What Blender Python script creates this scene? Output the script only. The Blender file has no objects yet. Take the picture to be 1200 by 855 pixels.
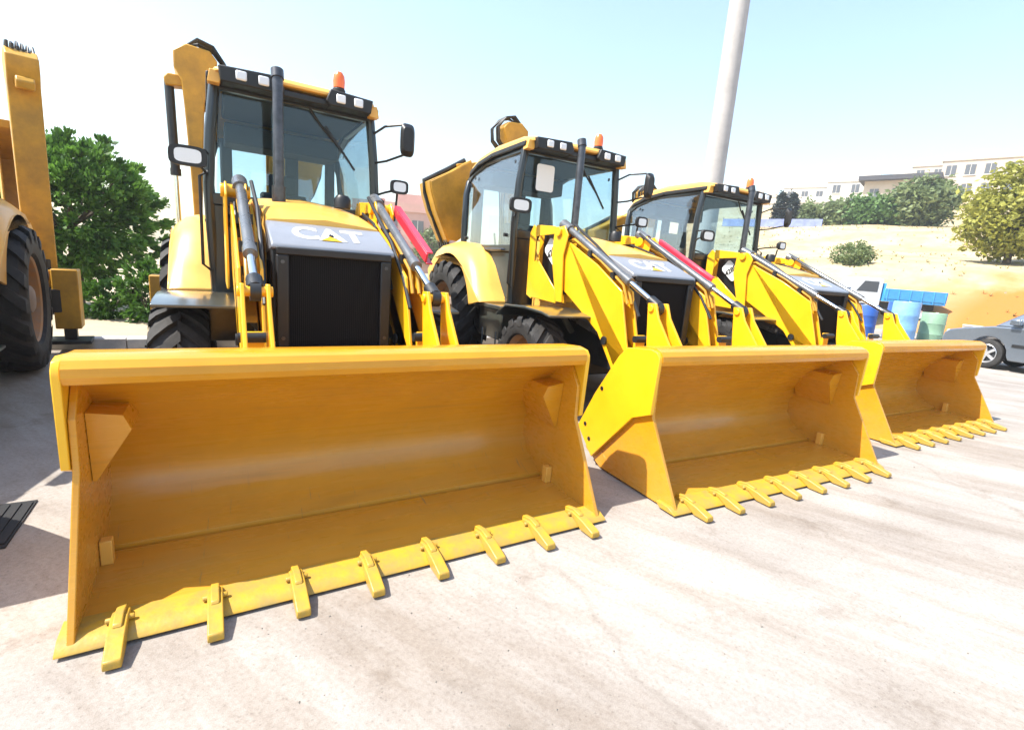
import bpy, bmesh, math, random
from mathutils import Vector, Matrix
R = math.radians
S = bpy.context.scene
C = S.collection

# ------------------------------------------------------------------ helpers
class MB:
    def __init__(s): s.v = []; s.f = []; s.a = None
    def add(s, vs, fs):
        n = len(s.v); s.v += [tuple(p) for p in vs]; s.f += [[i + n for i in f] for f in fs]; return s
    def box(s, x0, x1, y0, y1, z0, z1):
        return s.add([(x0,y0,z0),(x1,y0,z0),(x1,y1,z0),(x0,y1,z0),(x0,y0,z1),(x1,y0,z1),(x1,y1,z1),(x0,y1,z1)],
                     [(0,3,2,1),(4,5,6,7),(0,1,5,4),(1,2,6,5),(2,3,7,6),(3,0,4,7)])
    def prism(s, poly, x0, x1, ax='x'):
        m = {'x': lambda a,b,t: (t,a,b), 'y': lambda a,b,t: (a,t,b), 'z': lambda a,b,t: (a,b,t)}[ax]
        n = len(poly)
        vs = [m(a,b,x0) for a,b in poly] + [m(a,b,x1) for a,b in poly]
        fs = [list(range(n))[::-1], list(range(n, 2*n))] + [(i,(i+1)%n,n+(i+1)%n,n+i) for i in range(n)]
        return s.add(vs, fs)
    def tube(s, pts, r, n=10, cap=True):
        pts = [Vector(p) for p in pts]; k = len(pts)
        rs = r if isinstance(r, (list, tuple)) else [r]*k
        vs = []; fs = []
        for i, p in enumerate(pts):
            d = (pts[min(i+1,k-1)] - pts[max(i-1,0)]).normalized()
            u = d.cross(Vector((0,0,1)) if abs(d.z) < .9 else Vector((0,1,0))).normalized(); w = d.cross(u)
            for j in range(n):
                a = 2*math.pi*j/n; vs.append(p + (u*math.cos(a) + w*math.sin(a))*rs[i])
        for i in range(k-1):
            for j in range(n): fs.append((i*n+j, i*n+(j+1)%n, (i+1)*n+(j+1)%n, (i+1)*n+j))
        if cap: fs += [list(range(n))[::-1], list(range((k-1)*n, k*n))]
        return s.add(vs, fs)
    def lathe(s, prof, c, ax='x', n=48):
        vs = []; fs = []; k = len(prof)
        for j in range(n):
            a = 2*math.pi*j/n; ca, sa = math.cos(a), math.sin(a)
            for r, t in prof:
                p = {'x': (t, r*ca, r*sa), 'y': (r*ca, t, r*sa), 'z': (r*ca, r*sa, t)}[ax]
                vs.append((p[0]+c[0], p[1]+c[1], p[2]+c[2]))
        for j in range(n):
            for i in range(k-1): fs.append((j*k+i, j*k+i+1, ((j+1)%n)*k+i+1, ((j+1)%n)*k+i))
        return s.add(vs, fs)
    def bar(s, p0, p1, w, h, up=(0,0,1)):          # rectangular bar between two points
        p0, p1 = Vector(p0), Vector(p1); d = (p1-p0).normalized(); u = d.cross(Vector(up)).normalized(); q = u.cross(d)
        vs = [p + u*a*w/2 + q*b*h/2 for p in (p0,p1) for a,b in ((-1,-1),(1,-1),(1,1),(-1,1))]
        return s.add(vs, [(3,2,1,0),(4,5,6,7),(0,1,5,4),(1,2,6,5),(2,3,7,6),(3,0,4,7)])
    def build(s, name, mat, parent=None, bevel=0, smooth=35, loc=None, recalc=True, seg=2):
        me = bpy.data.meshes.new(name); me.from_pydata(s.v, [], s.f); me.update()
        if recalc:
            b = bmesh.new(); b.from_mesh(me); bmesh.ops.recalc_face_normals(b, faces=b.faces); b.to_mesh(me); b.free()
        if smooth:
            me.polygons.foreach_set('use_smooth', [True]*len(me.polygons)); me.set_sharp_from_angle(angle=R(smooth))
        me.materials.append(mat)
        o = bpy.data.objects.new(name, me); C.objects.link(o)
        if parent: o.parent = parent
        if loc: o.location = loc
        if bevel:
            m = o.modifiers.new('Bevel', 'BEVEL'); m.width = bevel; m.segments = seg; m.limit_method = 'ANGLE'; m.angle_limit = R(35); m.harden_normals = False
        return o

def tag(o, label=None, cat=None, group=None, kind=None):
    if label: o['label'] = label
    if cat: o['category'] = cat
    if group: o['group'] = group
    if kind: o['kind'] = kind
    return o
def empty(name, loc=(0,0,0), rz=0):
    o = bpy.data.objects.new(name, None); C.objects.link(o); o.location = loc; o.rotation_euler = (0,0,rz); o.empty_display_size = .2; return o
def copy_tree(o, parent=None):
    c = o.copy(); C.objects.link(c)
    if parent: c.parent = parent
    for ch in list(o.children): copy_tree(ch, c)
    return c
def text(name, body, size, mat, parent, loc, rot, extrude=.003, spacing=1.0, sx=1.0):
    cu = bpy.data.curves.new(name, 'FONT'); cu.body = body; cu.size = size; cu.extrude = extrude; cu.align_x = 'CENTER'; cu.align_y = 'CENTER'
    cu.space_character = spacing; cu.offset = .004*size/.1
    t = bpy.data.objects.new(name, cu); C.objects.link(t)
    me = bpy.data.meshes.new_from_object(t)
    bpy.data.objects.remove(t)
    me.materials.clear(); me.materials.append(mat)
    o = bpy.data.objects.new(name, me); C.objects.link(o); o.parent = parent; o.location = loc; o.rotation_euler = rot; o.scale = (sx,1,1)
    return o

# ------------------------------------------------------------------ materials
def mat(name, base, rough=.5, metal=0, spec=.5, coat=0, var=.0, vscale=6, col2=None, rvar=0, bump=0, bscale=80, emis=None, detail=5):
    m = bpy.data.materials.new(name); m.use_nodes = True; nt = m.node_tree; b = nt.nodes['Principled BSDF']
    b.inputs['Base Color'].default_value = (*base, 1); b.inputs['Roughness'].default_value = rough; b.inputs['Metallic'].default_value = metal
    b.inputs['Specular IOR Level'].default_value = spec; b.inputs['Coat Weight'].default_value = coat; b.inputs['Coat Roughness'].default_value = .12
    if var or col2 or rvar or bump:
        tc = nt.nodes.new('ShaderNodeTexCoord')
        n = nt.nodes.new('ShaderNodeTexNoise'); n.inputs['Scale'].default_value = vscale; n.inputs['Detail'].default_value = detail; n.inputs['Roughness'].default_value = .65
        nt.links.new(tc.outputs['Object'], n.inputs['Vector'])
        if var or col2:
            cr = nt.nodes.new('ShaderNodeValToRGB'); c2 = col2 or tuple(c*(1-var) for c in base); c1 = base if col2 else tuple(min(1,c*(1+var*.6)) for c in base)
            cr.color_ramp.elements[0].position = .35; cr.color_ramp.elements[0].color = (*c2,1)
            cr.color_ramp.elements[1].position = .65; cr.color_ramp.elements[1].color = (*c1,1)
            nt.links.new(n.outputs['Fac'], cr.inputs['Fac']); nt.links.new(cr.outputs['Color'], b.inputs['Base Color'])
        if rvar:
            mr = nt.nodes.new('ShaderNodeMapRange'); mr.inputs['From Min'].default_value = .3; mr.inputs['From Max'].default_value = .7
            mr.inputs['To Min'].default_value = max(0,rough-rvar); mr.inputs['To Max'].default_value = min(1,rough+rvar)
            nt.links.new(n.outputs['Fac'], mr.inputs['Value']); nt.links.new(mr.outputs['Result'], b.inputs['Roughness'])
        if bump:
            n2 = nt.nodes.new('ShaderNodeTexNoise'); n2.inputs['Scale'].default_value = bscale; n2.inputs['Detail'].default_value = 4
            nt.links.new(tc.outputs['Object'], n2.inputs['Vector'])
            bp = nt.nodes.new('ShaderNodeBump'); bp.inputs['Strength'].default_value = bump; bp.inputs['Distance'].default_value = .01
            nt.links.new(n2.outputs['Fac'], bp.inputs['Height']); nt.links.new(bp.outputs['Normal'], b.inputs['Normal'])
    if emis: b.inputs['Emission Color'].default_value = (*emis[0],1); b.inputs['Emission Strength'].default_value = emis[1]
    return m

def glass(name, tint, refl=.9, rough=.02, base=.06):
    m = bpy.data.materials.new(name); m.use_nodes = True; nt = m.node_tree; nt.nodes.clear()
    out = nt.nodes.new('ShaderNodeOutputMaterial'); mx = nt.nodes.new('ShaderNodeMixShader'); tr = nt.nodes.new('ShaderNodeBsdfTransparent'); gl = nt.nodes.new('ShaderNodeBsdfGlossy')
    tr.inputs['Color'].default_value = (*tint,1); gl.inputs['Roughness'].default_value = rough; gl.inputs['Color'].default_value = (refl,refl,refl,1)
    lw = nt.nodes.new('ShaderNodeLayerWeight'); lw.inputs['Blend'].default_value = .5; fr = nt.nodes.new('ShaderNodeMath'); fr.operation = 'POWER'; fr.inputs[1].default_value = 5; nt.links.new(lw.outputs['Facing'], fr.inputs[0])
    ad = nt.nodes.new('ShaderNodeMath'); ad.operation = 'ADD'; ad.inputs[1].default_value = base; ad.use_clamp = True
    nt.links.new(fr.outputs[0], ad.inputs[0]); nt.links.new(ad.outputs[0], mx.inputs['Fac'])
    nt.links.new(tr.outputs[0], mx.inputs[1]); nt.links.new(gl.outputs[0], mx.inputs[2]); nt.links.new(mx.outputs[0], out.inputs['Surface'])
    return m

def leaf_mat(name, c1, c2, scale=3.0, trans=.35):
    m = bpy.data.materials.new(name); m.use_nodes = True; nt = m.node_tree; nt.nodes.clear()
    out = nt.nodes.new('ShaderNodeOutputMaterial'); mx = nt.nodes.new('ShaderNodeMixShader'); mx.inputs['Fac'].default_value = trans
    pb = nt.nodes.new('ShaderNodeBsdfPrincipled'); pb.inputs['Roughness'].default_value = .55; tl = nt.nodes.new('ShaderNodeBsdfTranslucent')
    at = nt.nodes.new('ShaderNodeAttribute'); at.attribute_name = 'tone'
    cr = nt.nodes.new('ShaderNodeValToRGB'); cr.color_ramp.elements[0].color = (*c1,1); cr.color_ramp.elements[1].color = (*c2,1)
    nt.links.new(at.outputs['Fac'], cr.inputs['Fac']); nt.links.new(cr.outputs['Color'], pb.inputs['Base Color']); nt.links.new(cr.outputs['Color'], tl.inputs['Color'])
    nt.links.new(pb.outputs[0], mx.inputs[1]); nt.links.new(tl.outputs[0], mx.inputs[2]); nt.links.new(mx.outputs[0], out.inputs['Surface'])
    return m

YEL = mat('yellow_paint', (.82,.43,.008), .36, spec=.5, coat=.25, var=.10, vscale=3, rvar=.08, bump=.05, bscale=25)
TAN = mat('pale_yellow_paint', (.78,.42,.075), .40, spec=.5, coat=.2, var=.08, vscale=3, rvar=.08)  # paler than the main yellow; on hood and roof it paints in sky sheen
DARKM = mat('dark_frame', (.018,.019,.02), .45, var=.4, vscale=8, rvar=.1)
BLACK = mat('black_plastic', (.010,.010,.011), .5, rvar=.1, vscale=10)
CABM = mat('cab_frame_paint', (.014,.018,.02), .3, coat=.3)
TEAL = mat('dark_door_panel', (.014,.030,.034), .5)
STEPM = mat('step_paint', (.045,.05,.042), .28, coat=.8, var=.3)
TYRE = mat('tyre_rubber', (.014,.0135,.0135), .75, var=.3, vscale=7, col2=(.034,.031,.029), bump=.2, bscale=40)
EDGE = mat('worn_edge_paint', (.54,.30,.018), .42, var=.25, vscale=14, col2=(.36,.24,.06), rvar=.12, bump=.15, bscale=50)
WEATH = mat('weathered_paint', (.50,.26,.018), .45, var=.25, vscale=4, rvar=.1)
RIM = mat('rim_paint', (.42,.20,.06), .55, var=.3, vscale=9, col2=(.30,.20,.12))
HUB = mat('dusty_hub', (.26,.20,.16), .7)
CHROME = mat('chrome_rod', (.82,.82,.82), .12, metal=1)
BARREL = mat('cylinder_barrel', (.17,.175,.18), .3, metal=.5, rvar=.1, vscale=6)
STEEL = mat('exhaust_steel', (.09,.09,.095), .35, metal=.7, var=.3, vscale=14)
GREYP = mat('grey_panel', (.24,.25,.28), .32, spec=.5, coat=.3, var=.06)
WHITE = mat('white_plate', (.80,.80,.78), .4)
INK = mat('black_lettering', (.02,.02,.02), .5)
RED = mat('red_brace_paint', (.62,.03,.06), .35, coat=.3, var=.1)
AMBER = mat('beacon_lens', (.85,.16,.03), .2, spec=.6)
LAMP = mat('lamp_lens', (.75,.77,.8), .12, spec=.8)
SEAT = mat('seat_fabric', (.03,.032,.036), .8)
SKIN = mat('console_plastic', (.07,.075,.08), .5)
MIRR = mat('mirror_glass', (.85,.86,.88), .04, metal=1)
GLASS = glass('cab_glass', (.80,.91,.96), base=.035)
SGLASS = glass('side_glass', (.93,.97,.985), base=.13)
HOSE = mat('rubber_hose', (.015,.015,.015), .45)

# bucket inside: paint with dust and ground glare coloured into the trough
def bucket_mat():
    m = mat('bucket_paint', (.62,.265,.008), .27, spec=.5, coat=.2, var=.08, vscale=3, rvar=.1, bump=.05, bscale=20)
    nt = m.node_tree; b = nt.nodes['Principled BSDF']; src = b.inputs['Base Color'].links[0].from_socket
    tc = nt.nodes.new('ShaderNodeTexCoord'); mp = nt.nodes.new('ShaderNodeMapping'); mp.inputs['Scale'].default_value = (.8,6,9)
    n = nt.nodes.new('ShaderNodeTexNoise'); n.inputs['Scale'].default_value = 1.2; n.inputs['Detail'].default_value = 7; n.inputs['Roughness'].default_value = .7
    nt.links.new(tc.outputs['Object'], mp.inputs['Vector']); nt.links.new(mp.outputs[0], n.inputs['Vector'])
    sp = nt.nodes.new('ShaderNodeSeparateXYZ'); nt.links.new(tc.outputs['Object'], sp.inputs[0])
    # tan low in the bucket holds both dust and painted glare off the ground
    mz = nt.nodes.new('ShaderNodeMapRange'); mz.inputs['From Min'].default_value = .50; mz.inputs['From Max'].default_value = .22; mz.inputs['To Min'].default_value = 0; mz.inputs['To Max'].default_value = 1; mz.clamp = True
    nt.links.new(sp.outputs['Z'], mz.inputs['Value'])
    rp = nt.nodes.new('ShaderNodeMapRange'); rp.inputs['From Min'].default_value = .25; rp.inputs['From Max'].default_value = .75; rp.inputs['To Min'].default_value = .05; rp.inputs['To Max'].default_value = .55
    nt.links.new(n.outputs['Fac'], rp.inputs['Value'])
    mu = nt.nodes.new('ShaderNodeMath'); mu.operation = 'MULTIPLY'; nt.links.new(rp.outputs[0], mu.inputs[0]); nt.links.new(mz.outputs[0], mu.inputs[1])
    mx = nt.nodes.new('ShaderNodeMix'); mx.data_type = 'RGBA'; nt.links.new(mu.outputs[0], mx.inputs['Factor']); nt.links.new(src, mx.inputs[6]); mx.inputs[7].default_value = (.50,.30,.075,1)
    mp2 = nt.nodes.new('ShaderNodeMapping'); mp2.inputs['Scale'].default_value = (26,1.6,2.0); nt.links.new(tc.outputs['Object'], mp2.inputs['Vector'])
    n3 = nt.nodes.new('ShaderNodeTexNoise'); n3.inputs['Scale'].default_value = 1.6; n3.inputs['Detail'].default_value = 6; n3.inputs['Roughness'].default_value = .75; nt.links.new(mp2.outputs[0], n3.inputs['Vector'])
    r3 = nt.nodes.new('ShaderNodeMapRange'); r3.inputs['From Min'].default_value = .62; r3.inputs['From Max'].default_value = .72; nt.links.new(n3.outputs['Fac'], r3.inputs['Value'])
    m3 = nt.nodes.new('ShaderNodeMath'); m3.operation = 'MULTIPLY'; nt.links.new(r3.outputs[0], m3.inputs[0]); nt.links.new(mz.outputs[0], m3.inputs[1])
    x3 = nt.nodes.new('ShaderNodeMix'); x3.data_type = 'RGBA'; nt.links.new(m3.outputs[0], x3.inputs['Factor']); nt.links.new(mx.outputs[2], x3.inputs[6]); x3.inputs[7].default_value = (.20,.15,.09,1)
    mp4 = nt.nodes.new('ShaderNodeMapping'); mp4.inputs['Scale'].default_value = (1.2,9,22); nt.links.new(tc.outputs['Object'], mp4.inputs['Vector'])
    n4 = nt.nodes.new('ShaderNodeTexNoise'); n4.inputs['Scale'].default_value = 1.3; n4.inputs['Detail'].default_value = 5; nt.links.new(mp4.outputs[0], n4.inputs['Vector'])
    r4 = nt.nodes.new('ShaderNodeMapRange'); r4.inputs['From Min'].default_value = .60; r4.inputs['From Max'].default_value = .74; r4.inputs['To Max'].default_value = .38; nt.links.new(n4.outputs['Fac'], r4.inputs['Value'])
    x4 = nt.nodes.new('ShaderNodeMix'); x4.data_type = 'RGBA'; nt.links.new(r4.outputs[0], x4.inputs['Factor']); nt.links.new(x3.outputs[2], x4.inputs[6]); x4.inputs[7].default_value = (.36,.17,.02,1)
    nt.links.new(x4.outputs[2], b.inputs['Base Color'])
    mr4 = nt.nodes.new('ShaderNodeMapRange'); mr4.inputs['From Min'].default_value = .35; mr4.inputs['From Max'].default_value = .65; mr4.inputs['To Min'].default_value = .20; mr4.inputs['To Max'].default_value = .40
    nt.links.new(n4.outputs['Fac'], mr4.inputs['Value']); nt.links.new(mr4.outputs[0], b.inputs['Roughness'])
    return m
BUCK = bucket_mat()

# ------------------------------------------------------------------ one backhoe loader (x across, y back from the cutting edge, z up)
def tyre_mesh(mb, c, rad, w, lugs):
    rr = rad*.93; h = w/2; bead = rad*.60
    prof = [(bead,-h*.72),(bead+rad*.03,-h*.92),(rr*.78,-h*1.0),(rr*.92,-h*.97),(rr*.985,-h*.8),(rr,-h*.4),(rr*1.003,0),(rr,h*.4),(rr*.985,h*.8),(rr*.92,h*.97),(rr*.78,h*1.0),(bead+rad*.03,h*.92),(bead,h*.72)]
    mb.lathe(prof, c, 'x', 56)
    dth = 2*math.pi/lugs
    for side in (-1,1):
        for k in range(lugs):
            th0 = k*dth + (dth/2 if side > 0 else 0)
            rows = []
            for (t, th, rt, wd) in ((-.05,0,1.0,.26),(.35,.30,.998,.24),(.75,.62,.985,.25),(.98,.80,.945,.28),(1.02,.88,.86,.22)):
                x = side*t*h
                rows.append((x, th0+th*dth*1.25, rad*rt, wd*dth))
            vs = []
            for x, th, ro, wd in rows:
                ri = ro - rad*.075
                for (a, r) in ((th-wd*1.15,ri),(th-wd*.85,ro),(th+wd*.85,ro),(th+wd*1.15,ri)):
                    vs.append((c[0]+x, c[1]-r*math.sin(a), c[2]+r*math.cos(a)))
            fs = []
            for i in range(len(rows)-1):
                for j in range(3): fs.append((i*4+j, i*4+j+1, i*4+4+j+1, i*4+4+j))
            fs += [(0,1,2,3), tuple(range(len(vs)-4, len(vs)))[::-1]]
            mb.add(vs, fs)

def make_wheel(root, c, rad, w, lugs, side):
    m = MB(); tyre_mesh(m, (0,0,0), rad, w, lugs); o = m.build('wheel', TYRE, root, loc=c, smooth=40)
    b = rad*.61; h = w/2*side
    r = MB(); r.lathe([(b,h*.74),(b*.97,h*.80),(b*.93,h*.74),(b*.88,h*.40),(b*.55,h*.28),(b*.50,h*.30)], (0,0,0), 'x', 40)
    r.lathe([(b,-h*.74),(b*.95,-h*.8),(b*.9,-h*.5),(.01,-h*.45)], (0,0,0), 'x', 40); r.build('rim', RIM, o)
    q = MB(); q.lathe([(b*.52,h*.28),(b*.50,h*.42),(b*.34,h*.48),(b*.30,h*.72),(b*.22,h*.80),(.005,h*.82)], (0,0,0), 'x', 28)
    for k in range(8):
        a = k*math.pi/4; p = (0, b*.43*math.cos(a), b*.43*math.sin(a)); q.tube([(h*.40,p[1],p[2]),(h*.56,p[1],p[2])], b*.035, 6)
    q.build('hub', HUB, o)
    return o

def make_backhoe():
    root = empty('backhoe_loader')
    # ---- loader bucket
    outer = [(.285,.895),(.268,.925),(.272,.958),(.295,.985),(.34,1.0),(.52,.985),(.60,.95),(.80,.72),(.985,.42),(1.01,.27),(.94,.10),(.76,.018),(.10,.014)]
    inner = [(.10,.034),(.572,.054),(.578,.038),(.602,.038),(.606,.068),(.70,.105),(.80,.165),(.862,.26),(.868,.36),(.80,.53),(.66,.70),(.50,.83),(.36,.90),(.30,.905)]
    m = MB(); m.prism(outer+inner, -1.2065, 1.2065); bk = m.build('loader_bucket', BUCK, root, smooth=30)
    for sx in (-1,1):
        X = lambda a,b: (min(sx*a,sx*b), max(sx*a,sx*b))
        m = MB(); m.prism([(-.01,.014),(.295,.55),(.30,.76),(.40,.89),(.62,.86),(.86,.55),(.985,.36),(1.0,.25),(.93,.09),(.75,.016)], *X(1.181,1.205)); m.build('side_plate', BUCK, bk, bevel=.004)
        m = MB(); m.prism([(.272,.925),(.277,.955),(.30,.982),(.36,.992),(.58,.965),(.66,.89),(.88,.56),(1.045,.26),(.84,.07),(.45,.50),(.285,.57)], *X(1.207,1.235))
        wg = m.build('side_wing', YEL, bk, bevel=.004)
        for (a,b) in ((.80,.62),(.885,.20),(.95,.30)): m = MB(); m.tube([(sx*1.22,a,b),(sx*1.24,a,b)], .016, 10); m.build('bolt', DARKM, wg)
        m = MB(); vs = []
        tri = [(1.179,.745),(1.06,.725),(1.035,.66),(1.165,.44),(1.179,.44)]
        for y, sc in ((.44,.0),(.47,1),(.80,1)):
            for (a,b) in tri: vs.append((sx*a, y + (0 if sc else (.7-b)*.12), b))
        n = len(tri); fs = [list(range(n))]
        for r in range(2): fs += [(r*n+i, r*n+(i+1)%n, (r+1)*n+(i+1)%n, (r+1)*n+i) for i in range(n)]
        m.add(vs, fs)
        m.build('cylinder_cover', BUCK, bk, bevel=.022, seg=3)
        m = MB(); m.box(*X(1.135,1.179), .47,.52, .05,.16); m.build('wear_pad', TAN, bk, bevel=.004)
    m = MB(); m.prism([(-.03,.014),(-.025,.022),(.03,.046),(.135,.046),(.135,.036),(.10,.012)], -1.235, 1.235); m.build('cutting_edge', EDGE, bk, bevel=.002)
    t0 = None
    for k in range(8):
        x = -1.06 + k*.302
        if t0 is None:
            m = MB()
            m.prism([(.11,.046),(.10,.066),(.04,.078),(-.05,.066),(-.150,.040),(-.156,.024),(-.153,.008),(-.05,.006),(.02,.0465)], -.027, .027)
            m.prism([(.13,.046),(.12,.074),(.05,.090),(-.01,.082),(-.02,.07)], -.015, .015)
            m.tube([(-.044,.05,.06),(.044,.05,.06)], .011, 8); m.tube([(0,.115,.04),(0,.115,.062)], .018, 6)
            t0 = m.build('tooth', EDGE, bk, bevel=.006, loc=(x,0,0))
        else:
            c = t0.copy(); C.objects.link(c); c.parent = bk; c.location = (x,0,0)
    # ---- loader arms, towers, cylinders
    armp = [(2.62,1.56),(2.52,1.76),(2.36,1.74),(1.86,1.53),(1.46,1.31),(1.38,1.06),(1.30,.82),(1.16,.40),(1.10,.22),(.95,.22),(.98,.40),(1.20,.66),(1.48,.60),(1.74,.90),(2.10,1.10),(2.45,1.28)]
    for sx in (-1,1):
        X = lambda a,b: (min(sx*a,sx*b), max(sx*a,sx*b))
        m = MB()
        for a,b in ((.455,.475),(.58,.60)): m.prism(armp, *X(a,b))
        m.prism([(1.76,.93),(2.1,1.12),(2.08,1.16),(1.74,.98)], *X(.475,.58)); m.prism([(2.3,1.5),(1.9,1.34),(1.9,1.30),(2.3,1.46)], *X(.475,.58)); m.box(*X(.475,.58), 1.22,1.25, .7,.95)
        am = m.build('loader_arm', YEL, root, bevel=.005)
        for (a,b,r) in ((2.5,1.62,.05),(1.02,.30,.045),(1.62,.84,.04),(1.2,.92,.03)): m = MB(); m.tube([(sx*.44,a,b),(sx*.615,a,b)], r, 14); m.build('pivot_pin', DARKM, am)
        m = MB()                                     # the fixed tower at the rear of the arm
        for a,b in ((.485,.50),(.618,.634)):
            m.prism([(2.98,1.10),(3.10,1.14),(3.12,1.84),(3.05,1.93),(2.98,1.90)], *X(a,b))
            m.prism([(2.34,1.12),(2.46,1.12),(2.62,1.60),(2.60,1.88),(2.42,1.90),(2.34,1.80),(2.40,1.60)], *X(a+.001,b+.001))
            m.prism([(2.46,1.10),(2.99,1.12),(2.99,1.52),(2.90,1.55),(2.50,1.25)], *X(a+.002,b+.002))
            m.prism([(2.99,1.93),(2.60,1.90),(2.60,1.82),(2.99,1.80)], *X(a+.003,b-.001))
        m.tube([(sx*.46,2.50,1.84),(sx*.66,2.50,1.84)], .05, 14)
        tw = m.build('loader_tower', YEL, root, bevel=.005)
        m = MB(); m.box(*X(.50,.512), 2.46,3.0, 1.2,1.85); m.build('inner_plate', BLACK, tw)
        m = MB(); pts = []
        for cx_, cy_, a0 in ((.10,.05,0),(-.10,.05,90),(-.10,-.05,180),(.10,-.05,270)):
            for q in range(5):
                a = R(a0 + q*22.5); pts.append((cx_+.045*math.cos(a), cy_+.045*math.sin(a)))
        ang = R(38)                                  # the plate follows the slope of the opening
        pp = [(2.72 + x*math.cos(ang)*-1*-1 - z*math.sin(ang)*1, 1.64 + x*math.sin(ang) + z*math.cos(ang)) for x, z in pts]
        m.prism(pp, *X(.56,.566)); dc = m.build('model_plate', WHITE, tw)
        if sx < 0: text('model_lettering', '428F', .10, INK, dc, (-.568, 2.72, 1.64), (R(90), ang*-1, R(-90)), .001)
        else: text('model_lettering', '428F', .10, INK, dc, (.568, 2.72, 1.64), (R(90), ang, R(90)), .001)
        m = MB(); m.tube([(sx*.527,2.52,1.90),(sx*.527,1.46,1.402)], .036, 16); m.tube([(sx*.527,1.52,1.43),(sx*.527,1.44,1.392)], .042, 16); m.tube([(sx*.527,2.6,1.93),(sx*.527,2.45,1.865)], .055, 14)
        cy = m.build('tilt_cylinder', BARREL, root)
        m = MB(); m.tube([(sx*.527,1.46,1.40),(sx*.527,1.10,1.232)], .024, 12); m.build('rod', CHROME, cy)
        m = MB(); m.tube([(sx*.50,1.07,1.20),(sx*.555,1.07,1.20)], .055, 14); m.tube([(sx*.527,1.16,1.26),(sx*.527,1.06,1.213)], .045, 12); m.build('rod_end', DARKM, cy)
        m = MB(); m.tube([(sx*.45,2.5,1.93),(sx*.44,2.1,1.72),(sx*.45,1.8,1.55),(sx*.455,1.5,1.3),(sx*.46,1.35,1.1)], .014, 8); m.tube([(sx*.43,2.6,1.80),(sx*.42,2.2,1.70),(sx*.44,1.9,1.45),(sx*.45,1.75,1.2)], .012, 8); m.build('hose', HOSE, cy)
        for dx in (.50,.55): m = MB(); m.tube([(sx*dx,2.48,1.74),(sx*dx,2.34,1.77),(sx*dx,1.86,1.565),(sx*dx,1.50,1.36),(sx*dx,1.42,1.20)], .013, 8); m.build('hydraulic_pipe', WEATH, am)
        m = MB(); m.box(*X(.475,.58),2.0,2.05,1.59,1.66); m.build('pipe_clamp', DARKM, am); m = MB(); m.box(*X(.475,.58),1.62,1.67,1.40,1.47); m.build('pipe_clamp', DARKM, am)
        m = MB()
        for a in (.455,.583): m.prism([(1.11,1.24),(1.02,1.245),(.97,1.13),(.80,.92),(.88,.72),(.95,.66),(1.03,.74),(1.07,.92)], *X(a,a+.022))
        m.tube([(sx*.44,1.06,1.20),(sx*.62,1.06,1.20)], .03, 12); m.build('bucket_link', YEL, root, bevel=.005)
        m = MB(); m.tube([(sx*.40,2.45,.98),(sx*.40,1.95,.88)], .055, 14); l = m.build('lift_cylinder', BARREL, root)
        m = MB(); m.tube([(sx*.40,1.96,.882),(sx*.40,1.60,.81)], .028, 12); m.build('rod', CHROME, l)
    m = MB(); m.bar((.655,2.40,1.84),(.655,1.58,1.455), .016, .07); m.bar((.68,2.40,1.88),(.68,1.58,1.495), .05, .012); m.bar((.68,2.40,1.80),(.68,1.58,1.415), .05, .012); m.build('lift_arm_brace', RED, root, bevel=.003)
    m = MB(); m.box(-.455,.455,1.24,1.40,.55,.67); m.build('arm_crossmember', YEL, root, bevel=.006)
    # ---- hood with its front panel and grille
    GRM = mat('grille_black', (.010,.010,.011), .7, spec=.15)
    def ring(y, w, zt, zb, cr=.10): # half outline of the hood at y
        return [(-w,y,zb),(-w,y,zt-cr),(-w+cr*.35,y,zt-cr*.25),(-w+cr*1.2,y,zt-.006),(0,y,zt+.022),(w-cr*1.2,y,zt-.006),(w-cr*.35,y,zt-cr*.25),(w,y,zt-cr),(w,y,zb)]
    rows = [ring(1.955,.405,1.650,.95,.05), ring(2.02,.412,1.675,.95,.08), ring(2.3,.425,1.74,.95,.10), ring(2.7,.44,1.815,.95,.12), ring(3.24,.46,1.885,.95,.12)]
    m = MB(); n = 9; vs = [p for r in rows for p in r]; fs = [(i*n+j,i*n+j+1,i*n+n+j+1,i*n+n+j) for i in range(len(rows)-1) for j in range(n-1)] + [list(range(n)), list(range(len(vs)-n,len(vs)))[::-1]]
    m.add(vs, fs); hd = m.build('hood', TAN, root, smooth=40)
    m = MB(); m.prism([(1.553,1.462),(1.565,1.478),(1.955,1.632),(1.955,1.40),(1.553,1.44)], -.402, .402); fp = m.build('front_panel', GREYP, hd, bevel=.010)
    m = MB(); m.box(-.398,.398,1.60,1.952,.62,1.44); m.build('nose_housing', BLACK, hd, bevel=.01)
    for sx in (-1,1): m = MB(); m.box(min(sx*.398,sx*.402),max(sx*.398,sx*.402),1.66,1.90,.80,1.36); m.build('side_vent', GRM, hd)
    m = MB()
    for x0,x1,z0,z1 in ((-.375,.375,1.405,1.455),(-.375,-.30,.62,1.405),(.30,.375,.62,1.405),(-.30,.30,.62,.70)): m.box(x0,x1,1.535,1.60,z0,z1)
    gr = m.build('grille', BLACK, hd, bevel=.008)
    m = MB(); m.box(-.30,.30,1.575,1.60,.70,1.405)
    for k in range(45): m.box(-.294+k*.0132,-.287+k*.0132,1.566,1.576,.705,1.40)
    m.build('grille_mesh', GRM, gr)
    for x in (-.338,.338):
        for z in (.86,1.36): m = MB(); m.tube([(x,1.528,z),(x,1.54,z)], .012, 10); m.build('grille_bolt', STEEL, gr)
    sl = math.atan2(.154,.39); on = lambda d, x=0: (x, 1.565+d*math.cos(sl), 1.478+d*math.sin(sl))
    LET = mat('badge_white', (.58,.58,.60), .5)
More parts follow.
